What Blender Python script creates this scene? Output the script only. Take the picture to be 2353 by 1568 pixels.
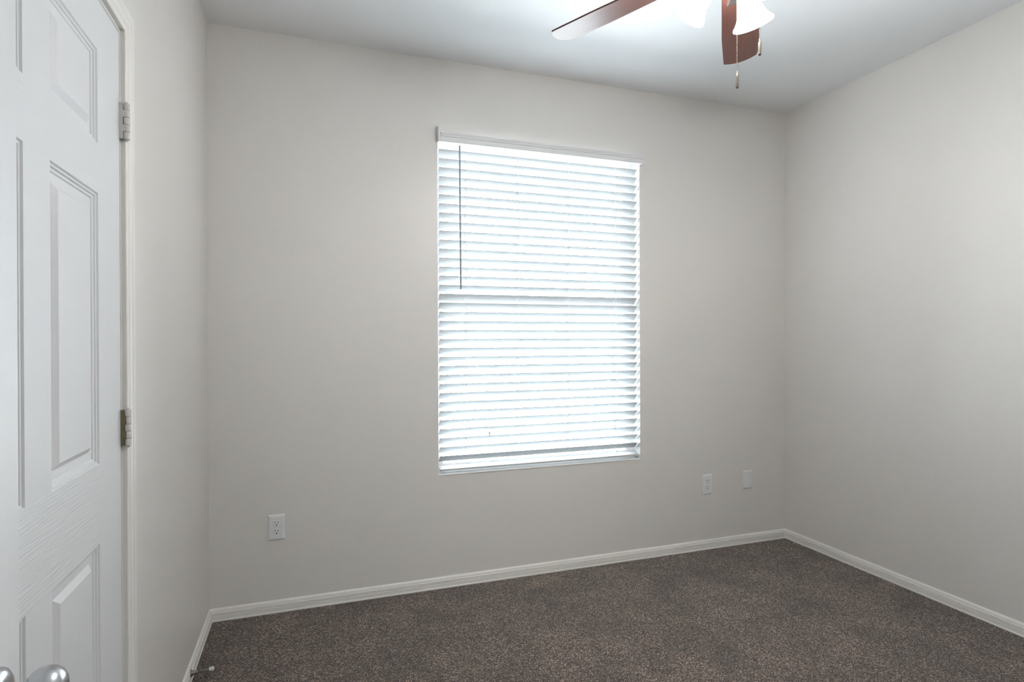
import bpy, bmesh, math, random
import numpy as np
from mathutils import Vector, Matrix

# ------------------------------------------------------------------ scene, camera, world, light
S = bpy.context.scene
COL = S.collection
for o in list(bpy.data.objects):
    bpy.data.objects.remove(o)
random.seed(7)

YAW, PITCH, ROLL, FPX = 0.335890, -0.003036, -0.003362, 1332.08
CAMZ = 1.2894
cam_d = bpy.data.cameras.new('camera')
cam_d.sensor_fit = 'HORIZONTAL'
cam_d.sensor_width = 36.0
cam_d.lens = FPX / 2353 * 36.0
cam_d.clip_start = 0.02
cam = bpy.data.objects.new('camera', cam_d)
COL.objects.link(cam)
_r = Vector((math.cos(YAW), -math.sin(YAW), 0))
_f = Vector((math.sin(YAW) * math.cos(PITCH), math.cos(YAW) * math.cos(PITCH), math.sin(PITCH)))
_u = _r.cross(_f)
_r2 = math.cos(ROLL) * _r + math.sin(ROLL) * _u
_u2 = -math.sin(ROLL) * _r + math.cos(ROLL) * _u
m = Matrix((_r2, _u2, -_f)).transposed().to_4x4()
m.translation = Vector((0, 0, CAMZ))
cam.matrix_world = m
S.camera = cam

S.view_settings.view_transform = 'Standard'
S.view_settings.look = 'None'
S.view_settings.gamma = 1
S.view_settings.use_curve_mapping = False
S.view_settings.exposure = 0.16

# light levels
SKY = 29.0           # bright hazy sky outside the window
GROUND = 18.0        # sunlit pale open ground below the horizon
SHADE_GLOW = 46.0    # glowing glass shades of the fan light
BULB_GLOW = 980.0     # the bulbs inside them
HALL_FILL = 4.0        # added fill lamp in the unseen hall behind the open door

W = bpy.data.worlds.new('sky')
S.world = W
W.use_nodes = True
_n, _l = W.node_tree.nodes, W.node_tree.links.new
_bg = _n['Background']
_tc = _n.new('ShaderNodeTexCoord'); _sp = _n.new('ShaderNodeSeparateXYZ')
_mr = _n.new('ShaderNodeMapRange')                     # soft hazy horizon
_mr.inputs['From Min'].default_value, _mr.inputs['From Max'].default_value = -0.02, 0.02
_mc = _n.new('ShaderNodeMix'); _mc.data_type = 'RGBA'
_mc.inputs[6].default_value = (0.88, 0.94, 1.0, 1)     # ground
_mc.inputs[7].default_value = (0.74, 0.87, 1.0, 1)     # sky
_ms = _n.new('ShaderNodeMix')
_ms.inputs[2].default_value, _ms.inputs[3].default_value = GROUND, SKY
_l(_tc.outputs['Generated'], _sp.inputs[0]); _l(_sp.outputs['Z'], _mr.inputs['Value'])
_l(_mr.outputs[0], _mc.inputs[0]); _l(_mr.outputs[0], _ms.inputs[0])
_l(_mc.outputs[2], _bg.inputs['Color']); _l(_ms.outputs[0], _bg.inputs['Strength'])

# room planes
XL, XR, YB, YF, H = -0.4382, 2.9018, 2.9597, -0.065, 2.74
WT = 0.15                                  # wall thickness
WX0, WX1, WZ0, WZ1 = 0.628, 1.827, 0.583, 2.362   # window opening

_p = bpy.data.lights.new('window_portal', 'AREA')
_p.shape = 'RECTANGLE'
_p.size, _p.size_y = WX1 - WX0, WZ1 - WZ0
_p.cycles.is_portal = True
_po = bpy.data.objects.new('window_portal', _p)
COL.objects.link(_po)
_po.location = ((WX0 + WX1) / 2, YB + WT + 0.02, (WZ0 + WZ1) / 2)
_po.rotation_euler = (-math.pi / 2, 0, 0)

# ------------------------------------------------------------------ materials
def mat(name, color, rough=0.5, metal=0.0, bump=None, spec=0.5, coat=0.0):
    """bump = (scale vector or float, strength, distance)"""
    M = bpy.data.materials.new(name)
    M.use_nodes = True
    nt = M.node_tree
    b = nt.nodes['Principled BSDF']
    b.inputs['Base Color'].default_value = (*color, 1)
    b.inputs['Roughness'].default_value = rough
    b.inputs['Metallic'].default_value = metal
    b.inputs['Specular IOR Level'].default_value = spec
    b.inputs['Coat Weight'].default_value = coat
    if bump:
        sc, st, di = bump
        tc = nt.nodes.new('ShaderNodeTexCoord')
        mp = nt.nodes.new('ShaderNodeMapping')
        mp.inputs['Scale'].default_value = sc if isinstance(sc, tuple) else (sc, sc, sc)
        nz = nt.nodes.new('ShaderNodeTexNoise')
        nz.inputs['Scale'].default_value = 1.0
        nz.inputs['Detail'].default_value = 3.0
        bp = nt.nodes.new('ShaderNodeBump')
        bp.inputs['Strength'].default_value = st
        bp.inputs['Distance'].default_value = di
        nt.links.new(tc.outputs['Object'], mp.inputs['Vector'])
        nt.links.new(mp.outputs['Vector'], nz.inputs['Vector'])
        nt.links.new(nz.outputs['Fac'], bp.inputs['Height'])
        nt.links.new(bp.outputs['Normal'], b.inputs['Normal'])
    return M

M_wall = mat("wall_paint", (0.68, 0.658, 0.635), 0.40, bump=(190.0, 0.22, 0.003), spec=0.6)
M_ceil = mat("ceiling_paint", (0.84, 0.85, 0.865), 0.8, bump=(110.0, 0.2, 0.003), spec=0.25)
M_trim = mat('trim_paint', (0.74, 0.72, 0.69), 0.4)
M_door = mat('door_paint', (0.66, 0.665, 0.68), 0.42, bump=((260.0, 260.0, 9.0), 0.25, 0.0015))
M_rail = mat('door_paint_across', (0.66, 0.665, 0.68), 0.42, bump=((9.0, 9.0, 260.0), 0.5, 0.0022))
M_jamb = mat('jamb_paint', (0.62, 0.60, 0.56), 0.45)
M_sill = mat('sill_gloss_white', (0.86, 0.86, 0.86), 0.3)
M_vinyl = mat('window_vinyl', (0.80, 0.80, 0.80), 0.4)
M_blind = mat("blind_vinyl", (0.50, 0.50, 0.50), 0.45)
M_val = mat('valance_vinyl', (0.72, 0.72, 0.73), 0.45)
M_cord = mat('blind_cord', (0.85, 0.85, 0.85), 0.8)
M_wand = mat('wand_plastic', (0.34, 0.35, 0.38), 0.25)
M_plate = mat('white_plastic', (0.72, 0.73, 0.74), 0.3)
M_slot = mat('slot_dark', (0.006, 0.006, 0.006), 0.7)
M_nickel = mat('satin_nickel', (0.50, 0.51, 0.53), 0.24, 1.0)
M_hinge = mat('painted_hinge', (0.55, 0.54, 0.52), 0.5)
M_hingeraw = mat('worn_hinge_leaf', (0.16, 0.135, 0.075), 0.5, 0.3)
M_steel = mat('door_stop_steel', (0.22, 0.20, 0.18), 0.45, 0.8)
M_rubber = mat('white_rubber', (0.74, 0.73, 0.72), 0.6)
M_brass = mat('chain_metal', (0.24, 0.21, 0.17), 0.4, 0.8)
M_fob = mat('fob_metal', (0.15, 0.137, 0.115), 0.5, 0.4)
M_fobdark = mat('fob_tip', (0.02, 0.02, 0.02), 0.5)
M_fan = mat('fan_nickel', (0.45, 0.44, 0.42), 0.35, 1.0)
M_drip = mat('paint_drip', (0.85, 0.85, 0.84), 0.5)
M_ground = mat('pale_gravel', (0.62, 0.60, 0.56), 0.9, bump=(40.0, 0.3, 0.01))
M_leaf = mat('shrub_leaf', (0.10, 0.125, 0.075), 0.7)
M_stem = mat('shrub_stem', (0.12, 0.09, 0.07), 0.8)
M_hall = mat('hall_paint', (0.74, 0.71, 0.66), 0.6)

def mat_blade():
    M = bpy.data.materials.new('mahogany_blade')
    M.use_nodes = True
    nt = M.node_tree
    b = nt.nodes['Principled BSDF']
    b.inputs['Roughness'].default_value = 0.30
    b.inputs['Specular IOR Level'].default_value = 0.5
    tc = nt.nodes.new('ShaderNodeTexCoord')
    mp = nt.nodes.new('ShaderNodeMapping')
    mp.inputs['Scale'].default_value = (5, 110, 60)
    nz = nt.nodes.new('ShaderNodeTexNoise')
    nz.inputs['Scale'].default_value = 1
    nz.inputs['Detail'].default_value = 4
    cr = nt.nodes.new('ShaderNodeValToRGB')
    cr.color_ramp.elements[0].position = 0.3
    cr.color_ramp.elements[0].color = (0.082, 0.033, 0.026, 1)
    cr.color_ramp.elements[1].position = 0.75
    cr.color_ramp.elements[1].color = (0.115, 0.047, 0.036, 1)
    nt.links.new(tc.outputs['Object'], mp.inputs['Vector'])
    nt.links.new(mp.outputs['Vector'], nz.inputs['Vector'])
    nt.links.new(nz.outputs['Fac'], cr.inputs['Fac'])
    nt.links.new(cr.outputs['Color'], b.inputs['Base Color'])
    return M
M_blade = mat_blade()

def mat_glow(name, strength):
    M = bpy.data.materials.new(name)
    M.use_nodes = True
    b = M.node_tree.nodes['Principled BSDF']
    b.inputs['Base Color'].default_value = (0.95, 0.93, 0.9, 1)
    b.inputs['Roughness'].default_value = 0.4
    b.inputs['Emission Color'].default_value = (1.0, 0.968, 0.925, 1)
    b.inputs['Emission Strength'].default_value = strength
    return M
M_shade = mat_glow('frosted_shade', SHADE_GLOW)
M_bulb = mat_glow('lamp_bulb', BULB_GLOW)

def mat_glass():
    M = bpy.data.materials.new('window_glass')
    M.use_nodes = True
    nt = M.node_tree
    nt.nodes.clear()
    out = nt.nodes.new('ShaderNodeOutputMaterial')
    mx = nt.nodes.new('ShaderNodeMixShader')
    tr = nt.nodes.new('ShaderNodeBsdfTransparent')
    tr.inputs['Color'].default_value = (0.96, 0.98, 0.97, 1)
    gl = nt.nodes.new('ShaderNodeBsdfGlossy')
    gl.inputs['Roughness'].default_value = 0.02
    fr = nt.nodes.new('ShaderNodeFresnel')
    fr.inputs['IOR'].default_value = 1.3
    nt.links.new(fr.outputs['Fac'], mx.inputs['Fac'])
    nt.links.new(tr.outputs['BSDF'], mx.inputs[1])
    nt.links.new(gl.outputs['BSDF'], mx.inputs[2])
    nt.links.new(mx.outputs['Shader'], out.inputs['Surface'])
    return M
M_glass = mat_glass()

def mat_carpet():
    M = bpy.data.materials.new('brown_carpet')
    M.use_nodes = True
    nt = M.node_tree
    b = nt.nodes['Principled BSDF']
    b.inputs['Roughness'].default_value = 1.0
    b.inputs['Specular IOR Level'].default_value = 0.05
    b.inputs['Sheen Weight'].default_value = 0.25
    b.inputs['Sheen Roughness'].default_value = 0.6
    L = nt.links.new
    tc = nt.nodes.new('ShaderNodeTexCoord')
    n1 = nt.nodes.new('ShaderNodeTexVoronoi')     # tufts in random yarn tones, pile shading put into the colour too
    n1.inputs['Scale'].default_value = 290
    n1.inputs['Randomness'].default_value = 1.0
    sx = nt.nodes.new('ShaderNodeSeparateColor')
    n2 = nt.nodes.new('ShaderNodeTexNoise')       # pile lean, brushed patches
    n2.inputs['Scale'].default_value = 4.5
    n2.inputs['Detail'].default_value = 4
    n2.inputs['Roughness'].default_value = 0.62
    n2.inputs['Distortion'].default_value = 0.4
    cr = nt.nodes.new('ShaderNodeValToRGB')
    e = cr.color_ramp.elements
    e[0].position, e[0].color = 0.05, (0.010, 0.006, 0.004, 1)
    e[1].position, e[1].color = 1.0, (0.52, 0.405, 0.325, 1)
    for p_, c_ in ((0.38, (0.052, 0.034, 0.023, 1)), (0.68, (0.140, 0.101, 0.078, 1))):
        e.new(p_).color = c_
    mr = nt.nodes.new('ShaderNodeMapRange')
    mr.inputs['From Min'].default_value = 0.3
    mr.inputs['From Max'].default_value = 0.7
    mr.inputs['To Min'].default_value = 0.66
    mr.inputs['To Max'].default_value = 1.34
    mul = nt.nodes.new('ShaderNodeMix')
    mul.data_type = 'RGBA'
    mul.blend_type = 'MULTIPLY'
    mul.inputs['Factor'].default_value = 1
    bp = nt.nodes.new('ShaderNodeBump')
    bp.inputs['Strength'].default_value = 0.9
    bp.inputs['Distance'].default_value = 0.006
    L(tc.outputs['Object'], n1.inputs['Vector'])
    L(tc.outputs['Object'], n2.inputs['Vector'])
    L(n1.outputs['Color'], sx.inputs[0])
    L(sx.outputs[0], cr.inputs['Fac'])
    L(n2.outputs['Fac'], mr.inputs['Value'])
    L(cr.outputs['Color'], mul.inputs[6])
    L(mr.outputs['Result'], mul.inputs[7])
    L(mul.outputs[2], b.inputs['Base Color'])
    L(n1.outputs['Distance'], bp.inputs['Height'])
    bp.invert = True
    L(bp.outputs['Normal'], b.inputs['Normal'])
    return M
M_carpet = mat_carpet()

# ------------------------------------------------------------------ mesh helpers (all take world coordinates)
class MB:
    def __init__(self):
        self.v, self.f, self.mi, self.sm = [], [], [], []
    def face(self, pts, mi=0, smooth=False):
        b = len(self.v)
        self.v += [Vector(p) for p in pts]
        self.f.append(list(range(b, b + len(pts))))
        self.mi.append(mi); self.sm.append(smooth)
    def grid(self, rows, closed=False, mi=0, smooth=True):
        """rows of equal-length point lists skinned into quads"""
        b = len(self.v)
        n = len(rows[0])
        for r in rows:
            self.v += [Vector(p) for p in r]
        for i in range(len(rows) - 1):
            for j in range(n if closed else n - 1):
                k = (j + 1) % n
                self.f.append([b + i * n + j, b + i * n + k, b + (i + 1) * n + k, b + (i + 1) * n + j])
                self.mi.append(mi); self.sm.append(smooth)
    def cap(self, ring, mi=0):
        self.face(ring, mi)
    def box(self, x0, x1, y0, y1, z0, z1, bev=0.0, mi=0):
        bm = bmesh.new()
        bmesh.ops.create_cube(bm, size=1)
        for v in bm.verts:
            v.co = Vector(((x0 + x1) / 2 + v.co.x * (x1 - x0), (y0 + y1) / 2 + v.co.y * (y1 - y0), (z0 + z1) / 2 + v.co.z * (z1 - z0)))
        if bev:
            bmesh.ops.bevel(bm, geom=bm.edges[:], offset=bev, segments=2, profile=0.5, affect='EDGES')
        self.add_bm(bm, mi)
    def add_bm(self, bm, mi=0, smooth=False, M=None):
        b = len(self.v)
        bm.verts.index_update()
        self.v += [(M @ v.co) if M else v.co.copy() for v in bm.verts]
        for f in bm.faces:
            self.f.append([b + v.index for v in f.verts])
            self.mi.append(mi); self.sm.append(smooth)
        bm.free()
    def lathe(self, prof, M, seg=32, smooth=True, caps=True):
        """prof: list of (radius, height) about the local z axis, placed by matrix M"""
        rows = []
        for r, h in prof:
            rows.append([M @ Vector((r * math.cos(2 * math.pi * k / seg), r * math.sin(2 * math.pi * k / seg), h)) for k in range(seg)])
        self.grid(rows, True, 0, smooth)
        if caps:
            if prof[0][0] > 1e-6: self.face(rows[0][::-1])
            if prof[-1][0] > 1e-6: self.face(rows[-1])
    def tube(self, pts, r, seg=8, caps=True):
        pts = [Vector(p) for p in pts]
        rows = []
        for i, p in enumerate(pts):
            d = (pts[min(i + 1, len(pts) - 1)] - pts[max(i - 1, 0)]).normalized()
            a = d.orthogonal().normalized() if i == 0 else (a - d * a.dot(d)).normalized()
            c = d.cross(a)
            rows.append([p + (a * math.cos(2 * math.pi * k / seg) + c * math.sin(2 * math.pi * k / seg)) * r for k in range(seg)])
        self.grid(rows, True)
        if caps:
            self.face(rows[0][::-1]); self.face(rows[-1])
    def build(self, name, mats, parent=None, origin=None):
        if not isinstance(mats, (list, tuple)): mats = [mats]
        if origin is None:
            origin = wloc(parent) if parent else Vector((0, 0, 0))
        origin = Vector(origin)
        me = bpy.data.meshes.new(name)
        me.from_pydata([tuple(v - origin) for v in self.v], [], self.f)
        for M in mats: me.materials.append(M)
        me.polygons.foreach_set('material_index', self.mi)
        me.polygons.foreach_set('use_smooth', self.sm)
        bm = bmesh.new(); bm.from_mesh(me)
        bmesh.ops.remove_doubles(bm, verts=bm.verts[:], dist=1e-6)
        bmesh.ops.recalc_face_normals(bm, faces=bm.faces[:])
        bm.to_mesh(me); bm.free()
        o = bpy.data.objects.new(name, me)
        COL.objects.link(o)
        if parent:
            o.parent = parent
            o.location = origin - wloc(parent)
        else:
            o.location = origin
        return o

def wloc(o):
    l = Vector(o.location)
    while o.parent:
        o = o.parent
        l += o.location
    return l

def tag(o, label=None, cat=None, group=None, kind=None):
    if label: o['label'] = label
    if cat: o['category'] = cat
    if group: o['group'] = group
    if kind: o['kind'] = kind
    return o

def empty(name, loc, label=None, cat=None, group=None, kind=None):
    o = bpy.data.objects.new(name, None)
    COL.objects.link(o)
    o.location = loc
    o.empty_display_size = 0.05
    return tag(o, label, cat, group, kind)

def boxo(name, M, ext, parent=None, bev=0.0, origin=None):
    b = MB(); b.box(*ext, bev=bev)
    if origin is None and not parent:
        origin = ((ext[0] + ext[1]) / 2, (ext[2] + ext[3]) / 2, ext[4])
    return b.build(name, M, parent, origin)

def zrot(d):
    """matrix whose local z points along d"""
    return Vector(d).to_track_quat('Z', 'Y').to_matrix().to_4x4()

# ------------------------------------------------------------------ room shell
def structure(o, label, cat):
    return tag(o, label, cat, None, 'structure')

structure(boxo('floor', M_carpet, (XL - 0.12, XR + WT, YF - 1.6, YB + WT, -0.12, 0.0)), 'brown speckled cut pile carpet covering the bedroom floor', 'floor')
structure(boxo('ceiling', M_ceil, (XL - WT, XR + WT, YF - 0.12, YB + WT, H, H + 0.1)), 'white painted bedroom ceiling above the fan', 'ceiling')

def wall_with_hole(name, x0, x1, y0, y1, hx0, hx1, hz0, hz1, M, z0=0.0, z1=H):
    """wall slab along x with one rectangular opening (reveals included)"""
    b = MB()
    X = [x0, hx0, hx1, x1]
    Z = [z0, hz0, hz1, z1] if hz0 > z0 else [z0, hz1, z1]
    for y in (y0, y1):
        for i in range(3):
            for j in range(len(Z) - 1):
                if X[i] == hx0 and Z[j] == hz0: continue
                b.face([(X[i], y, Z[j]), (X[i + 1], y, Z[j]), (X[i + 1], y, Z[j + 1]), (X[i], y, Z[j + 1])])
    def strip(p, q):
        b.face([(p[0], y0, p[1]), (q[0], y0, q[1]), (q[0], y1, q[1]), (p[0], y1, p[1])])
    strip((hx0, hz0), (hx0, hz1)); strip((hx1, hz0), (hx1, hz1)); strip((hx0, hz1), (hx1, hz1))
    if hz0 > z0: strip((hx0, hz0), (hx1, hz0))
    strip((x0, z0), (x0, z1)); strip((x1, z0), (x1, z1)); strip((x0, z1), (x1, z1))
    return b.build(name, M, None, ((x0 + x1) / 2, (y0 + y1) / 2, z0))

structure(wall_with_hole('wall_back', XL, XR, YB, YB + WT, WX0, WX1, WZ0, WZ1, M_wall), 'greige painted wall holding the window and three cover plates', 'wall')
structure(boxo('wall_right', M_wall, (XR, XR + WT, YF - 0.12, YB + WT, 0, H)), 'bare pale wall at the right with no openings', 'wall')

# left wall with the closet doorway
DY0, DY1, DZ = 0.742, 1.662, 2.048          # closet opening
b = MB()
Y = [YF - 0.12, DY0, DY1, YB + WT]
Z = [0, DZ, H]
for x in (XL, XL - 0.12):
    for i in range(3):
        for j in range(2):
            if i == 1 and j == 0: continue
            b.face([(x, Y[i], Z[j]), (x, Y[i + 1], Z[j]), (x, Y[i + 1], Z[j + 1]), (x, Y[i], Z[j + 1])])
for (ya, za, yb, zb) in ((DY0, 0, DY0, DZ), (DY1, 0, DY1, DZ), (DY0, DZ, DY1, DZ), (Y[0], 0, Y[0], H), (Y[3], 0, Y[3], H), (Y[0], H, Y[3], H)):
    b.face([(XL, ya, za), (XL - 0.12, ya, za), (XL - 0.12, yb, zb), (XL, yb, zb)])
wall_left = structure(b.build('wall_left', M_wall, None, (XL - 0.06, 1.45, 0)), 'pale wall at the left holding the closed six panel door', 'wall')

# raised paint drips on the left wall just above the baseboard
b = MB()
for (y, z, s, l) in ((2.566, 0.245, .0032, 2.4), (2.566, .214, .0022, 1.2), (2.566, .206, .0018, 1), (2.564, .182, .0020, 1.2), (2.565, .171, .0012, 1), (2.564, .160, .0020, 1.3), (2.563, .148, .0012, 1), (2.563, .139, .0019, 1.1), (2.563, .130, .0012, 1)):
    bm = bmesh.new()
    bmesh.ops.create_icosphere(bm, subdivisions=2, radius=s)
    b.add_bm(bm, 0, True, Matrix.Translation((XL, y, z)) @ Matrix.Diagonal((0.6, 1, l, 1)))
b.build('paint_drip', M_drip, wall_left)

# front wall behind the camera with the open doorway, and a short hall beyond
EX0, EX1, EZ = -0.345, 0.575, 2.05
structure(wall_with_hole('wall_front', XL, XR, YF - 0.12, YF, EX0, EX1, 0.0, EZ, M_wall), 'pale wall with the open entry doorway', 'wall')
HY0, HY1, HX0, HX1, HZ = YF - 1.5, YF - 0.12, -1.0, 1.6, 2.44
b = MB()
b.box(HX0 - .05, HX1 + .05, HY0 - .1, HY0, 0, HZ)
structure(b.build('wall_hall_back', M_hall, None, ((HX0 + HX1) / 2, HY0, 0)), 'pale hall wall facing the open doorway', 'wall')
structure(boxo('wall_hall_left', M_hall, (HX0 - .1, HX0, HY0 - .1, HY1, 0, HZ)), 'pale hall wall left of the doorway', 'wall')
structure(boxo('wall_hall_right', M_hall, (HX1, HX1 + .1, HY0 - .1, HY1, 0, HZ)), 'pale hall wall right of the doorway', 'wall')
structure(boxo('ceiling_hall', M_ceil, (HX0 - .1, HX1 + .1, HY0 - .1, HY1, HZ, HZ + .1)), 'white hall ceiling behind the doorway', 'ceiling')
structure(boxo('floor_hall', M_carpet, (HX0 - .1, XL - .12, HY0 - .1, HY1, -.12, 0)), 'brown carpet strip in the hall', 'floor')

# ------------------------------------------------------------------ baseboards
BB = [(0.0, 0.0), (0.0135, 0.0), (0.0135, 0.0055), (0.0112, 0.008), (0.0112, 0.0255), (0.0096, 0.0275), (0.0096, 0.0285),
      (0.0116, 0.0300), (0.0116, 0.0322), (0.0096, 0.0336), (0.0096, 0.0344), (0.0116, 0.0360), (0.0116, 0.0388), (0.0088, 0.0408),
      (0.0088, 0.0424), (0.0068, 0.0510), (0.0034, 0.0560), (0.0, 0.0575)]
def baseboard(name, p, q, n, miter_p, miter_q, label):
    """profile swept from p to q along a wall whose inward normal is n; miter 1 shortens the run with depth (inside corner)"""
    p, q, n = Vector(p), Vector(q), Vector(n)
    d = (q - p).normalized()
    b = MB()
    r0 = [p + n * t + d * t * miter_p + Vector((0, 0, z)) for t, z in BB]
    r1 = [q + n * t - d * t * miter_q + Vector((0, 0, z)) for t, z in BB]
    b.grid([r0, r1], True, 0, False)
    b.face(r0); b.face(r1[::-1])
    return structure(b.build(name, M_trim, None, (p + q) / 2), label, 'baseboard')
CAS_OUT = 1.731
baseboard('baseboard_back', (XL, YB, 0), (XR, YB, 0), (0, -1, 0), 1, 1, 'grooved white baseboard along the foot of the window wall')
baseboard('baseboard_right', (XR, YB, 0), (XR, YF, 0), (-1, 0, 0), 1, 1, 'grooved white baseboard along the foot of the right wall')
baseboard('baseboard_left', (XL, CAS_OUT, 0), (XL, YB, 0), (1, 0, 0), 0, 1, 'grooved white baseboard between the closed door and the corner')
baseboard('baseboard_front', (EX1 + .06, YF, 0), (XR, YF, 0), (0, 1, 0), 0, 1, 'grooved white baseboard beside the open doorway')

# ------------------------------------------------------------------ six panel doors
def panel_leaf(name, parent, O, U, N, w, h, th, stile, mull, rows, z0=0.010, both=True):
    """moulded six panel leaf. O = world point at the hinge foot on the face plane, U = unit vector along the width, N = outward normal of the face.
    rows = list of (z_low, z_high) of the panels."""
    O, U, N = Vector(O), Vector(U), Vector(N)
    b = MB()
    pw = (w - 2 * stile - mull) / 2
    cols = [(stile, stile + pw), (stile + pw + mull, w - stile)]
    P = [(0.0, 0.0), (0.0025, -0.0035), (0.0065, -0.0040), (0.0085, -0.0070), (0.0130, -0.0080), (0.0150, -0.0105), (0.0320, -0.0115), (0.0440, -0.0030)]
    def side(off, sgn):
        def pt(u, z, d=0.0):
            return O + U * u + Vector((0, 0, z)) + N * (off + sgn * d)
        def rect(u0, u1, za, zb, mi):
            b.face([pt(u0, za), pt(u1, za), pt(u1, zb), pt(u0, zb)], mi)
        rect(0, stile, z0, h, 0); rect(w - stile, w, z0, h, 0)
        zs = [z0] + [z for r in rows for z in r] + [h]
        for i in range(0, len(zs), 2):
            rect(stile, w - stile, zs[i], zs[i + 1], 1)
        for (za, zb) in rows:
            rect(cols[0][1], cols[1][0], za, zb, 0)
            for (u0, u1) in cols:
                rings = [[pt(u0 + i, za + i, d), pt(u1 - i, za + i, d), pt(u1 - i, zb - i, d), pt(u0 + i, zb - i, d)] for i, d in P]
                b.grid(rings, True, 0, False)
                b.face(rings[-1], 0)
    side(0.0, 1)
    side(-th, -1)
    def q(u0, z_0, u1, z_1):
        b.face([O + U * u0 + Vector((0, 0, z_0)), O + U * u1 + Vector((0, 0, z_1)), O + U * u1 + Vector((0, 0, z_1)) - N * th, O + U * u0 + Vector((0, 0, z_0)) - N * th], 0)
    q(0, z0, 0, h); q(w, z0, w, h); q(0, z0, w, z0); q(0, h, w, h)
    return b.build(name, [M_door, M_rail], parent)

ROWS = [(0.245, 0.842), (1.017, 1.614), (1.724, 1.930)]
door1 = empty('door_1', (XL, 1.20, 0), 'closed white six panel door in the left wall with painted hinges', 'door', None, 'structure')
panel_leaf('leaf', door1, (XL, 1.6575, 0), (0, -1, 0), (1, 0, 0), 0.910, 2.043, 0.035, 0.1525, 0.104, ROWS)
# jamb lining and stop
b = MB()
b.box(XL - 0.12, XL - 0.001, DY1 - 0.002, DY1 + 0.0, 0, DZ)
b.box(XL - 0.12, XL - 0.001, DY0, DY0 + 0.002, 0, DZ)
b.box(XL - 0.12, XL - 0.001, DY0, DY1, DZ - 0.002, DZ)
b.box(XL - 0.055, XL - 0.040, DY0 + .002, DY1 - .002, 0, DZ - .002)
b.build('jamb', M_jamb, door1)
# casing: colonial profile, mitred at the head
CP = [(0.0, 0.0), (0.0, 0.0095), (0.002, 0.0115), (0.011, 0.0118), (0.013, 0.0098), (0.015, 0.0118), (0.0175, 0.0128), (0.0195, 0.0108),
      (0.0215, 0.0128), (0.031, 0.0150), (0.0330, 0.0138), (0.035, 0.0158), (0.050, 0.0170), (0.0545, 0.0160), (0.057, 0.0125), (0.057, 0.0)]
def casing(name, parent, A, B, Hd, W3, N, Up=Vector((0, 0, 1))):
    """A, B = feet at the two inner edges, Hd = head height of the inner edge, N = normal out of the wall"""
    A, B, N = Vector(A), Vector(B), Vector(N)
    d = (B - A).normalized()
    rows = [[A - d * s + N * t for s, t in W3],
            [A - d * s + N * t + Up * (Hd + s) for s, t in W3],
            [B + d * s + N * t + Up * (Hd + s) for s, t in W3],
            [B + d * s + N * t for s, t in W3]]
    b = MB()
    b.grid(rows, True, 0, False)
    b.face(rows[0]); b.face(rows[-1][::-1])
    return b.build(name, M_trim, parent)
casing('casing', door1, (XL, DY0 - 0.010, 0), (XL, 1.671, 0), 2.056, CP, (1, 0, 0))

def hinge(zc, raw):
    h0 = MB()
    hy, hx, r = 1.6625, XL + 0.0150, 0.0070
    for k in range(5):
        a = zc - 0.0445 + k * 0.0178
        h0.lathe([(r * .94, 0), (r, 0.0008), (r, 0.0168), (r * .94, 0.0172)], Matrix.Translation((hx, hy, a)), 20)
    root = h0.build('hinge', M_hinge, door1)
    for k in range(5):                                   # leaf wings reaching from the barrel to the door and the jamb
        a = zc - 0.0445 + k * 0.0178
        p = MB()
        if k % 2: p.box(XL + 0.0002, XL + 0.0150, 1.6560, 1.6582, a, a + 0.0172)
        else: p.box(XL + 0.0130, XL + 0.0150, 1.6650, 1.6712, a, a + 0.0172)
        if k == 0: wings = p
        else:
            off = len(wings.v)
            wings.v += p.v
            wings.f += [[i + off for i in f] for f in p.f]
            wings.mi += p.mi; wings.sm += p.sm
    wings.box(XL + 0.0002, XL + 0.0085, 1.6563, 1.6577, zc - 0.0443, zc + 0.0443)
    o = wings.build('hinge_leaf', M_hingeraw if raw else M_hinge, root)
    if raw: o['label'] = 'dark bare metal hinge leaf where paint has worn off'
    pin = MB()
    pin.lathe([(0.0030, -0.0025), (0.0030, 0.094)], Matrix.Translation((hx, hy, zc - 0.046)), 10)
    pin.build('hinge_pin', M_hinge, root)
hinge(1.829, False)
hinge(1.075, True)
hinge(0.30, False)

# entry door, folded open beside the camera; only its free edge and knob enter the picture
LX, LY0, LY1 = -0.325, -0.060, 0.837
door2 = empty('door_2', (LX - 0.0175, LY0, 0), 'open white entry door standing in front of the closed door, round nickel knob', 'door', None, 'structure')
panel_leaf('leaf', door2, (LX, LY0, 0), (0, 1, 0), (1, 0, 0), LY1 - LY0, 2.04, 0.035, 0.150, 0.104, ROWS)
KY, KZ = 0.777, 0.900
knob = MB()
MX = Matrix.Translation((LX, KY, KZ)) @ Matrix.Rotation(math.pi / 2, 4, 'Y')
knob.lathe([(0.0, 0.066), (0.008, 0.0658), (0.016, 0.0640), (0.0225, 0.0595), (0.0262, 0.0525), (0.0270, 0.0460), (0.0255, 0.0390), (0.0215, 0.0330), (0.0160, 0.0285),
            (0.0125, 0.0250), (0.0115, 0.0200), (0.0118, 0.0120), (0.0118, 0.0080)], MX, 48, True, False)
ko = knob.build('knob', M_nickel, door2)
ros = MB()
ros.lathe([(0.0, 0.0115), (0.013, 0.0115), (0.020, 0.0108), (0.0265, 0.0090), (0.0305, 0.0060), (0.0325, 0.0025), (0.0330, 0.0)], MX, 48, True, False)
ros.build('rosette', M_nickel, ko)
boxo('latch_plate', M_nickel, (LX - 0.030, LX - 0.005, LY1 - 0.0004, LY1 + 0.0012, KZ - 0.028, KZ + 0.028), door2)
casing('casing', door2, (EX0 - 0.004, YF, 0), (EX1 + 0.004, YF, 0), EZ + 0.004, CP, (0, 1, 0))

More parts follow.
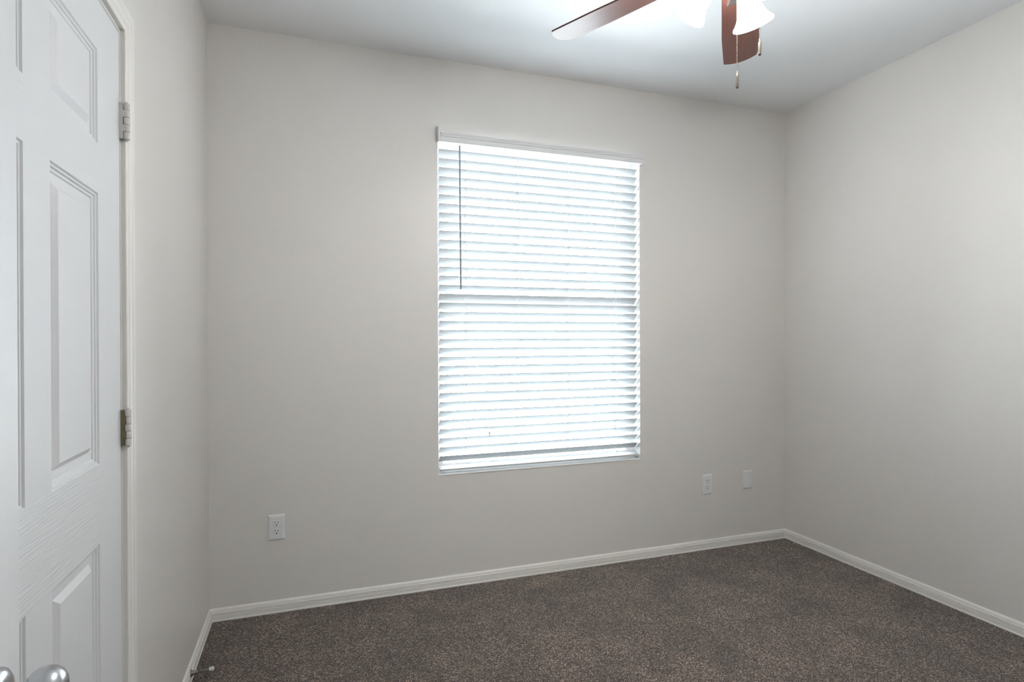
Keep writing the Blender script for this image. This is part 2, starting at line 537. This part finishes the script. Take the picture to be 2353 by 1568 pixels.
# ------------------------------------------------------------------ window unit
win = empty('window_1', ((WX0 + WX1) / 2, YB + 0.10, WZ0), 'white vinyl single hung window behind the blind', 'window', None, 'structure')
fy0, fy1 = YB + 0.085, YB + 0.148
b = MB()
fw = 0.020
b.box(WX0, WX0 + fw, fy0, fy1, WZ0, WZ1); b.box(WX1 - fw, WX1, fy0, fy1, WZ0, WZ1)
b.box(WX0 + fw, WX1 - fw, fy0, fy1, WZ1 - fw, WZ1); b.box(WX0 + fw, WX1 - fw, fy0, fy1, WZ0, WZ0 + fw)
b.build('window_frame', M_vinyl, win)
def sash(za, zb, ya, yb):
    x0, x1, s = WX0 + fw + .001, WX1 - fw - .001, 0.022
    m_ = MB()
    m_.box(x0, x0 + s, ya, yb, za, zb); m_.box(x1 - s, x1, ya, yb, za, zb)
    m_.box(x0 + s, x1 - s, ya, yb, za, za + s); m_.box(x0 + s, x1 - s, ya, yb, zb - s, zb)
    o = m_.build('sash', M_vinyl, win)
    boxo('pane', M_glass, (x0 + s, x1 - s, (ya + yb) / 2 - .002, (ya + yb) / 2 + .002, za + s, zb - s), o)
boxo('window_sill', M_sill, (WX0 + .0005, WX1 - .0005, YB - 0.0035, fy0, WZ0 + .0003, WZ0 + 0.0045), win, 0.0015)
zm = 1.486
sash(WZ0 + fw + .001, zm + 0.018, fy0 + .004, fy0 + .028)
sash(zm - 0.018, WZ1 - fw - .001, fy0 + .032, fy0 + .056)
boxo('sash_lock', M_vinyl, (1.20, 1.26, fy0 + .006, fy0 + .026, zm + .018, zm + .030), win, 0.003)

# ------------------------------------------------------------------ window blind
blind = empty('window_blind', ((WX0 + WX1) / 2, YB + 0.03, WZ0), 'white horizontal slat blind lowered over the window with slats tilted open', 'blind')
SX0, SX1 = 0.640, 1.8215
TILT = math.radians(43)
SW = 0.0500
yc = YB + 0.0375
PITCH_S = 0.04725
Z_LAST = 0.6785
b = MB()
zs_room = [Z_LAST + PITCH_S * k for k in range(35)]
for k, zr in enumerate(zs_room):
    zc = zr - SW / 2 * math.sin(TILT)
    jit = random.uniform(-0.006, 0.006)
    t = TILT + jit
    c, s = math.cos(t), math.sin(t)
    # cross-section, local (a along width towards the room, n thickness), slight crown
    prof = []
    for a, n in [(-.5, -.0004), (-.5, .0004), (-.48, .0012), (-.25, .0019), (0, .0022), (.25, .0019), (.48, .0012), (.5, .0004), (.5, -.0004), (.48, -.0012), (.25, -.0005), (0, -.0002), (-.25, -.0005), (-.48, -.0012)]:
        A = a * SW
        prof.append((-(A * c) + n * s, A * s + n * c))
    r0 = [Vector((SX0, yc + y, zc + z)) for y, z in prof]
    r1 = [Vector((SX1, yc + y, zc + z)) for y, z in prof]
    b.grid([r0, r1], True, 0, False)
    b.face(r0); b.face(r1[::-1])
b.build('slats', M_blind, blind)
boxo('headrail', M_blind, (SX0 - .004, SX1 + .002, YB + 0.008, YB + 0.062, WZ1 - 0.040, WZ1 - 0.001), blind, 0.002)
# valance: moulded strip just proud of the wall
VP = [(0.0, 2.3080), (0.004, 2.3065), (0.0085, 2.3065), (0.0105, 2.3095), (0.0105, 2.3130), (0.0080, 2.3150), (0.0080, 2.3300), (0.0062, 2.3330), (0.0070, 2.3345),
      (0.0100, 2.3365), (0.0100, 2.3420), (0.0088, 2.3435), (0.0100, 2.3450), (0.0120, 2.3500), (0.0120, 2.3560), (0.0095, 2.3580), (0.0, 2.3580)]
VY = YB - 0.022
b = MB()
r0 = [Vector((0.6395, VY - t, z)) for t, z in VP]
r1 = [Vector((1.8360, VY - t, z)) for t, z in VP]
b.grid([r0, r1], True, 0, False); b.face(r0); b.face(r1[::-1])
b.box(1.8285, 1.8360, VY - .004, YB - .0005, 2.3080, 2.3580)
b.build('valance', M_val, blind)
b = MB()
b.box(0.6255, 0.6385, VY - 0.012, YB - .001, 2.306, 2.385, bev=0.002)
b.box(0.6225, 0.6255, VY + 0.004, YB - .001, 2.330, 2.388)
b.build('valance_return', M_val, blind)
# bottom rail, leaning with its room edge down
b = MB()
ry, rz, rw, rt, ra = YB + 0.041, 0.6090, 0.050, 0.011, math.radians(-8)
c, s = math.cos(ra), math.sin(ra)
prof = [(-.5, -.36), (-.5, .36), (-.47, .5), (.47, .5), (.5, .36), (.5, -.36), (.47, -.5), (-.47, -.5)]
pr = [(-(a * rw * c) + n * rt * s, a * rw * s + n * rt * c) for a, n in prof]
r0 = [Vector((SX0, ry + y, rz + z)) for y, z in pr]; r1 = [Vector((SX1, ry + y, rz + z)) for y, z in pr]
b.grid([r0, r1], True, 0, False); b.face(r0); b.face(r1[::-1])
b.build('bottom_rail', M_blind, blind)
# ladder cords with a rung under every slat
for lx in (0.7855, 1.0790, 1.3820, 1.6800):
    b = MB()
    dy, dz = SW / 2 * math.cos(TILT), SW / 2 * math.sin(TILT)
    top = WZ1 - 0.040
    b.tube([(lx, yc - dy - .0022, top), (lx, yc - dy - .0022, Z_LAST - .004), (lx + .004, YB + 0.018, 0.6125)], 0.0009, 5)
    b.tube([(lx - .004, yc - dy - .0010, Z_LAST - .01), (lx - .001, YB + .020, 0.6135)], 0.0006, 5)
    b.tube([(lx, yc + dy + .0016, top), (lx, yc + dy + .0016, 0.618)], 0.0009, 5)
    for zr in zs_room:
        zc = zr - dz
        b.tube([(lx, yc - dy - .0015, zr - .0022), (lx - .003, yc - dy * .35, zc + dz * .35 - .0032), (lx - .004, yc + dy * .4, zc - dz * .4 - .0030)], 0.0011, 5)
    b.build('ladder_cord', M_cord, blind)
b = MB()
b.tube([(0.7430, YB - 0.014, 2.302), (0.7440, YB - 0.014, 2.0), (0.7470, YB - 0.012, 1.560)], 0.0047, 6)
b.tube([(0.7470, YB - 0.012, 1.562), (0.7470, YB - 0.012, 1.552)], 0.0056, 8)
w_ = b.build('tilt_wand', M_wand, blind)
w_['label'] = 'grey plastic tilt wand'

# ------------------------------------------------------------------ cover plates on the back wall
def cover_plate(cx, cz, w, h, parent, d=0.006, bev=0.014):
    b = MB()
    R = [(0.0, 0.0), (0.0, 0.0022), (0.0012, 0.0034), (0.005, 0.0047), (bev * .7, 0.0056), (bev, d)]
    rows = []
    for i, t in R:
        x0, x1, z0, z1 = cx - w / 2 + i, cx + w / 2 - i, cz - h / 2 + i, cz + h / 2 - i
        rc = 0.003
        ring = []
        for (px, pz, a0) in ((x1 - rc, z1 - rc, 0), (x0 + rc, z1 - rc, 90), (x0 + rc, z0 + rc, 180), (x1 - rc, z0 + rc, 270)):
            for k in range(4):
                a = math.radians(a0 + 30 * k)
                ring.append(Vector((px + rc * math.cos(a), YB - t, pz + rc * math.sin(a))))
        rows.append(ring)
    b.grid(rows, True, 0, True)
    b.face(rows[-1]); b.face(rows[0][::-1])
    return b.build('cover_plate', M_plate, parent)

def duplex(cx, cz, label):
    root = empty('wall_outlet', (cx, YB, cz), label, 'outlet', 'outlets on the window wall')
    cover_plate(cx, cz, 0.0745, 0.1205, root)
    yf = YB - 0.006
    MY = Matrix.Rotation(math.pi / 2, 4, 'X')
    for s in (1, -1):
        rz_ = cz + s * 0.0195
        b = MB()
        ring = []
        for k in range(40):                               # rounded face with flattened top and bottom
            a = 2 * math.pi * k / 40
            ring.append((0.0168 * math.cos(a), max(-0.0138, min(0.0138, 0.0172 * math.sin(a)))))
        rows = [[Vector((cx + x * f, yf - t, rz_ + z * f)) for x, z in ring] for f, t in ((1.0, -.0005), (1.0, 0.0006), (0.96, 0.0010))]
        b.grid(rows, True, 0, True); b.face(rows[-1]); b.face(rows[0][::-1])
        ro = b.build('receptacle', M_plate, root)
        boxo('slot', M_slot, (cx - 0.0075, cx - 0.0053, yf - .0014, yf - .0004, rz_ + .0005, rz_ + .0095), ro)
        boxo('slot', M_slot, (cx + 0.0053, cx + 0.0075, yf - .0014, yf - .0004, rz_ + .0012, rz_ + .0088), ro)
        g = MB()
        g.lathe([(0.0029, 0.0004), (0.0029, 0.0014)], Matrix.Translation((cx, yf, rz_ - 0.0075)) @ MY, 16)
        g.build('ground_hole', M_slot, ro)
    b = MB()
    b.lathe([(0.0031, -.0002), (0.0031, 0.0005), (0.0022, 0.0011), (0.0, 0.0013)], Matrix.Translation((cx, yf, cz)) @ MY, 16)
    b.build('screw', M_plate, root)
duplex(-0.151, 0.4025, 'white duplex outlet below the bare wall left of the window')
duplex(2.296, 0.3970, 'white duplex outlet right of the window beside a blank cover plate')
bx, bz = 2.601, 0.4003
root = empty('blank_cover_plate', (bx, YB, bz), 'blank white wall plate without slots near the right corner', 'cover plate')
cover_plate(bx, bz, 0.0690, 0.1140, root, 0.0055, 0.006)
for s in (1, -1):
    b = MB()
    b.lathe([(0.0030, -.0002), (0.0030, 0.0004), (0.0020, 0.0009), (0.0, 0.0010)], Matrix.Translation((bx, YB - .0055, bz + s * 0.0417)) @ Matrix.Rotation(math.pi / 2, 4, 'X'), 16)
    b.build('screw', M_plate, root)

# ------------------------------------------------------------------ door stop on the left baseboard
ds = empty('door_stop', (XL + 0.0115, 2.458, 0.034), 'dark metal door stop with white rubber tip on the left baseboard', 'door stop')
DM = Matrix.Translation((XL + 0.0112, 2.458, 0.034)) @ zrot((0.995, 0.02, 0.055))
b = MB()
b.lathe([(0.0135, 0.0), (0.0135, 0.0015), (0.0105, 0.004), (0.0072, 0.010), (0.0055, 0.018), (0.0048, 0.0245)], DM, 24)
b.build('base', M_steel, ds)
b = MB()
b.lathe([(0.0040, 0.022), (0.0040, 0.064)], DM, 16)
b.build('rod', M_steel, ds)
b = MB()
b.lathe([(0.0062, 0.061), (0.0070, 0.0625), (0.0070, 0.0700), (0.0078, 0.0710), (0.0078, 0.0745), (0.0068, 0.0775), (0.003, 0.0785), (0.0, 0.0786)], DM, 20)
b.build('rubber_tip', M_rubber, ds)

# ------------------------------------------------------------------ ceiling fan with light kit
FX, FY, BZ = 1.2385, 1.4420, 2.4675
fan = empty('ceiling_fan', (FX, FY, H), 'mahogany bladed ceiling fan with three lit frosted glass shades', 'ceiling fan')
T0 = Matrix.Translation((FX, FY, 0))
b = MB()
b.lathe([(0.070, H - 0.0005), (0.072, H - 0.010), (0.060, H - 0.045), (0.030, H - 0.062), (0.016, H - 0.066)], T0, 40)
b.build('canopy', M_fan, fan)
b = MB(); b.lathe([(0.0135, H - 0.06), (0.0135, 2.585)], T0, 20)
b.build('downrod', M_fan, fan)
b = MB()
b.lathe([(0.016, 2.592), (0.045, 2.588), (0.095, 2.573), (0.128, 2.548), (0.135, 2.518), (0.128, 2.492), (0.100, 2.478), (0.060, 2.446), (0.0, 2.444)], T0, 48)
b.build('motor_housing', M_fan, fan)
b = MB()
b.lathe([(0.062, 2.444), (0.072, 2.430), (0.080, 2.405), (0.077, 2.385), (0.060, 2.372), (0.035, 2.363), (0.0, 2.360)], T0, 40)
b.build('switch_housing', M_fan, fan)

PB, DROOP = math.radians(10.2), 0.0441
def make_blade(ang):
    # local frame: x outward, y counter-clockwise; the counter-clockwise edge hangs lower
    M = Matrix.Translation((FX, FY, BZ)) @ Matrix.Rotation(math.radians(ang), 4, 'Z') @ Matrix.Rotation(DROOP, 4, 'Y') @ Matrix.Rotation(-PB, 4, 'X')
    def half(x):                                         # half width along the blade
        return 0.056 + 0.013 * min(1, max(0, (x - 0.17) / 0.30))
    ring = []
    n = 14
    for k in range(n + 1):
        x = 0.175 + (0.612 - 0.175) * k / n
        ring.append((x, -half(x)))
    for k in range(1, 12):                               # end: shallow arc between two corners
        a = -0.069 + 0.138 * k / 12
        ring.append((0.657 + 0.026 * (1 - (a / 0.069) ** 2), a))
    for k in range(n, -1, -1):
        x = 0.175 + (0.657 - 0.175) * k / n
        ring.append((x, half(x)))
    b = MB()
    rows = [[M @ Vector((x, y, z)) for x, y in ring] for z in (-0.003, 0.003)]
    b.grid(rows, True, 0, False); b.face(rows[0][::-1]); b.face(rows[1])
    # keep the grain along the blade: give the object its own rotated frame
    o = b.build('blade', M_blade, fan)
    Mi = (Matrix.Rotation(math.radians(ang), 4, 'Z') @ Matrix.Rotation(DROOP, 4, 'Y') @ Matrix.Rotation(-PB, 4, 'X'))
    o.data.transform(Matrix.Translation(-Vector((FX, FY, BZ)) + Vector(wloc(fan))))
    o.data.transform(Mi.inverted())
    o.location = Vector((FX, FY, BZ)) - wloc(fan)
    o.rotation_euler = Mi.to_euler()
    i = MB()
    for (x0, x1, w0, w1) in ((0.095, 0.175, 0.020, 0.016), (0.175, 0.250, 0.016, 0.042)):
        r0 = [Vector((x0, -w0, -0.008)), Vector((x0, w0, -0.008)), Vector((x0, w0, -0.0032)), Vector((x0, -w0, -0.0032))]
        r1 = [Vector((x1, -w1, -0.008)), Vector((x1, w1, -0.008)), Vector((x1, w1, -0.0032)), Vector((x1, -w1, -0.0032))]
        i.grid([r0, r1], True, 0, False); i.face(r0); i.face(r1[::-1])
    io = i.build('blade_iron', M_fan, None, (0, 0, 0))
    io.parent = o
    return o
for k in range(5):
    make_blade(48.5 + 71.85 * k)

# light kit: three tulip shades
SH = [(r_ * 0.93, h_ * 0.95) for r_, h_ in [(0.021, 0.000), (0.024, 0.004), (0.029, 0.016), (0.0335, 0.034), (0.0375, 0.054), (0.0425, 0.074), (0.0505, 0.092), (0.0600, 0.106), (0.0665, 0.1125), (0.0680, 0.1165)]]
SHADE_TILT = math.radians(42)
def shade(ang):
    a = math.radians(ang)
    d = Vector((math.cos(a) * math.sin(SHADE_TILT), math.sin(a) * math.sin(SHADE_TILT), -math.cos(SHADE_TILT)))
    base = Vector((FX - 0.007, FY, 2.386)) + Vector((math.cos(a), math.sin(a), 0)) * 0.068
    M = Matrix.Translation(base) @ zrot(d)
    b = MB()
    inner = [(max(r - 0.003, 0.001), h) for r, h in SH]
    b.lathe(SH + [(0.0619, 0.1118)] + inner[::-1], M, 48, True, False)
    so = b.build('lamp_shade', M_shade, fan)
    h_ = MB()
    h_.lathe([(0.0, -0.030), (0.012, -0.029), (0.020, -0.022), (0.0225, 0.002), (0.0225, 0.008)], M, 24, True, False)
    h_.build('shade_holder', M_fan, so)
    bl = MB()
    bl.lathe([(0.010, 0.006), (0.012, 0.026), (0.020, 0.046), (0.024, 0.062), (0.021, 0.078), (0.012, 0.088), (0.0, 0.091)], M, 24, True, False)
    bl.build('bulb', M_bulb, so)
for ang in (147, 29, 262):
    shade(ang)

def pull_chain(x, y, z_top, z_fob_top, z_fob_bot):
    b = MB()
    n = int((z_top - z_fob_top) / 0.0052)
    for k in range(n):
        bm = bmesh.new()
        bmesh.ops.create_icosphere(bm, subdivisions=1, radius=0.0017)
        b.add_bm(bm, 0, True, Matrix.Translation((x, y, z_top - 0.0052 * (k + .5))))
    b.tube([(x, y, z_top), (x, y, z_fob_top)], 0.0006, 5)
    co = b.build('pull_chain', M_brass, fan)
    f = MB()
    f.lathe([(0.0016, z_fob_top + 0.011), (0.0022, z_fob_top + .009), (0.0022, z_fob_top + .001), (0.0042, z_fob_top), (0.0046, z_fob_top - 0.003), (0.0046, z_fob_bot + .002), (0.0040, z_fob_bot)][::-1], Matrix.Translation((x, y, 0)), 16)
    fo = f.build('pull_fob', M_fob, co)
    t = MB()
    t.lathe([(0.0, z_fob_bot - .0026), (0.0028, z_fob_bot - .0024), (0.0036, z_fob_bot + 0.0001)], Matrix.Translation((x, y, 0)), 12)
    t.build('fob_tip', M_fobdark, co)
    return co
pull_chain(FX - 0.0045, FY + 0.002, 2.362, 2.092, 2.055)
pull_chain(FX + 0.0600, FY - 0.0215, 2.385, 2.192, 2.154)

# ------------------------------------------------------------------ fill lamp added in the unseen hall to light the room from behind
lamp = empty('hall_fill_lamp', (0.3, YF - 0.8, HZ), 'added round fill lamp under the unseen hall ceiling', 'fill lamp')
b = MB()
b.lathe([(0.0, -0.075), (0.06, -0.070), (0.11, -0.050), (0.14, -0.020), (0.145, -0.001)], Matrix.Translation((0.3, YF - 0.8, HZ)), 40, True, False)
M_hl = bpy.data.materials.new('hall_fill_glow'); M_hl.use_nodes = True
_b = M_hl.node_tree.nodes['Principled BSDF']
_b.inputs['Emission Color'].default_value = (1, 0.93, 0.84, 1)
_b.inputs['Emission Strength'].default_value = HALL_FILL
b.build('diffuser', M_hl, lamp)

# ------------------------------------------------------------------ outside: a planted strip with two shrubs, glimpsed between the slats
structure(boxo('ground_outside', M_ground, (0.5, 7.5, 8.0, 10.2, -0.42, -0.30)), 'pale planted strip of ground beyond the window', 'ground')
def shrub(x, y, rx, hz, n, label):
    rnd = random.Random(int(x * 100))
    root = empty('shrub', (x, y, -0.30), label, 'shrub', 'shrubs beyond the window')
    b = MB()
    for k in range(n):
        while True:
            p = Vector((rnd.uniform(-1, 1), rnd.uniform(-1, 1), rnd.uniform(0, 1)))
            if (p.x ** 2 + p.y ** 2) + ((p.z - .45) / .55) ** 2 < 1: break
        c = Vector((x + p.x * rx, y + p.y * rx * .8, -0.30 + 0.1 + p.z * (hz - 0.1)))
        d = Vector((rnd.gauss(0, 1), rnd.gauss(0, 1), rnd.gauss(0.3, 1))).normalized()
        e = d.orthogonal().normalized()
        L, w_ = rnd.uniform(.05, .09), rnd.uniform(.018, .030)
        t = d.cross(e) * 0.006
        b.face([c - d * L / 2, c + e * w_ + t, c + d * L / 2, c - e * w_ + t])
    b.build('foliage', M_leaf, root)
    s_ = MB()
    for k in range(5):
        a = 2 * math.pi * k / 5
        s_.tube([(x, y, -.30), (x + rx * .3 * math.cos(a), y + rx * .3 * math.sin(a), -.30 + hz * .45), (x + rx * .55 * math.cos(a), y + rx * .5 * math.sin(a), -.30 + hz * .8)], 0.011, 6)
    s_.build('stem', M_stem, root)
shrub(2.75, 9.0, 0.95, 1.50, 1500, 'broad pale leaved shrub outside, seen between slats at left of the window')
shrub(5.10, 9.1, 0.65, 1.25, 900, 'smaller leafy shrub outside, seen between slats at right of the window')
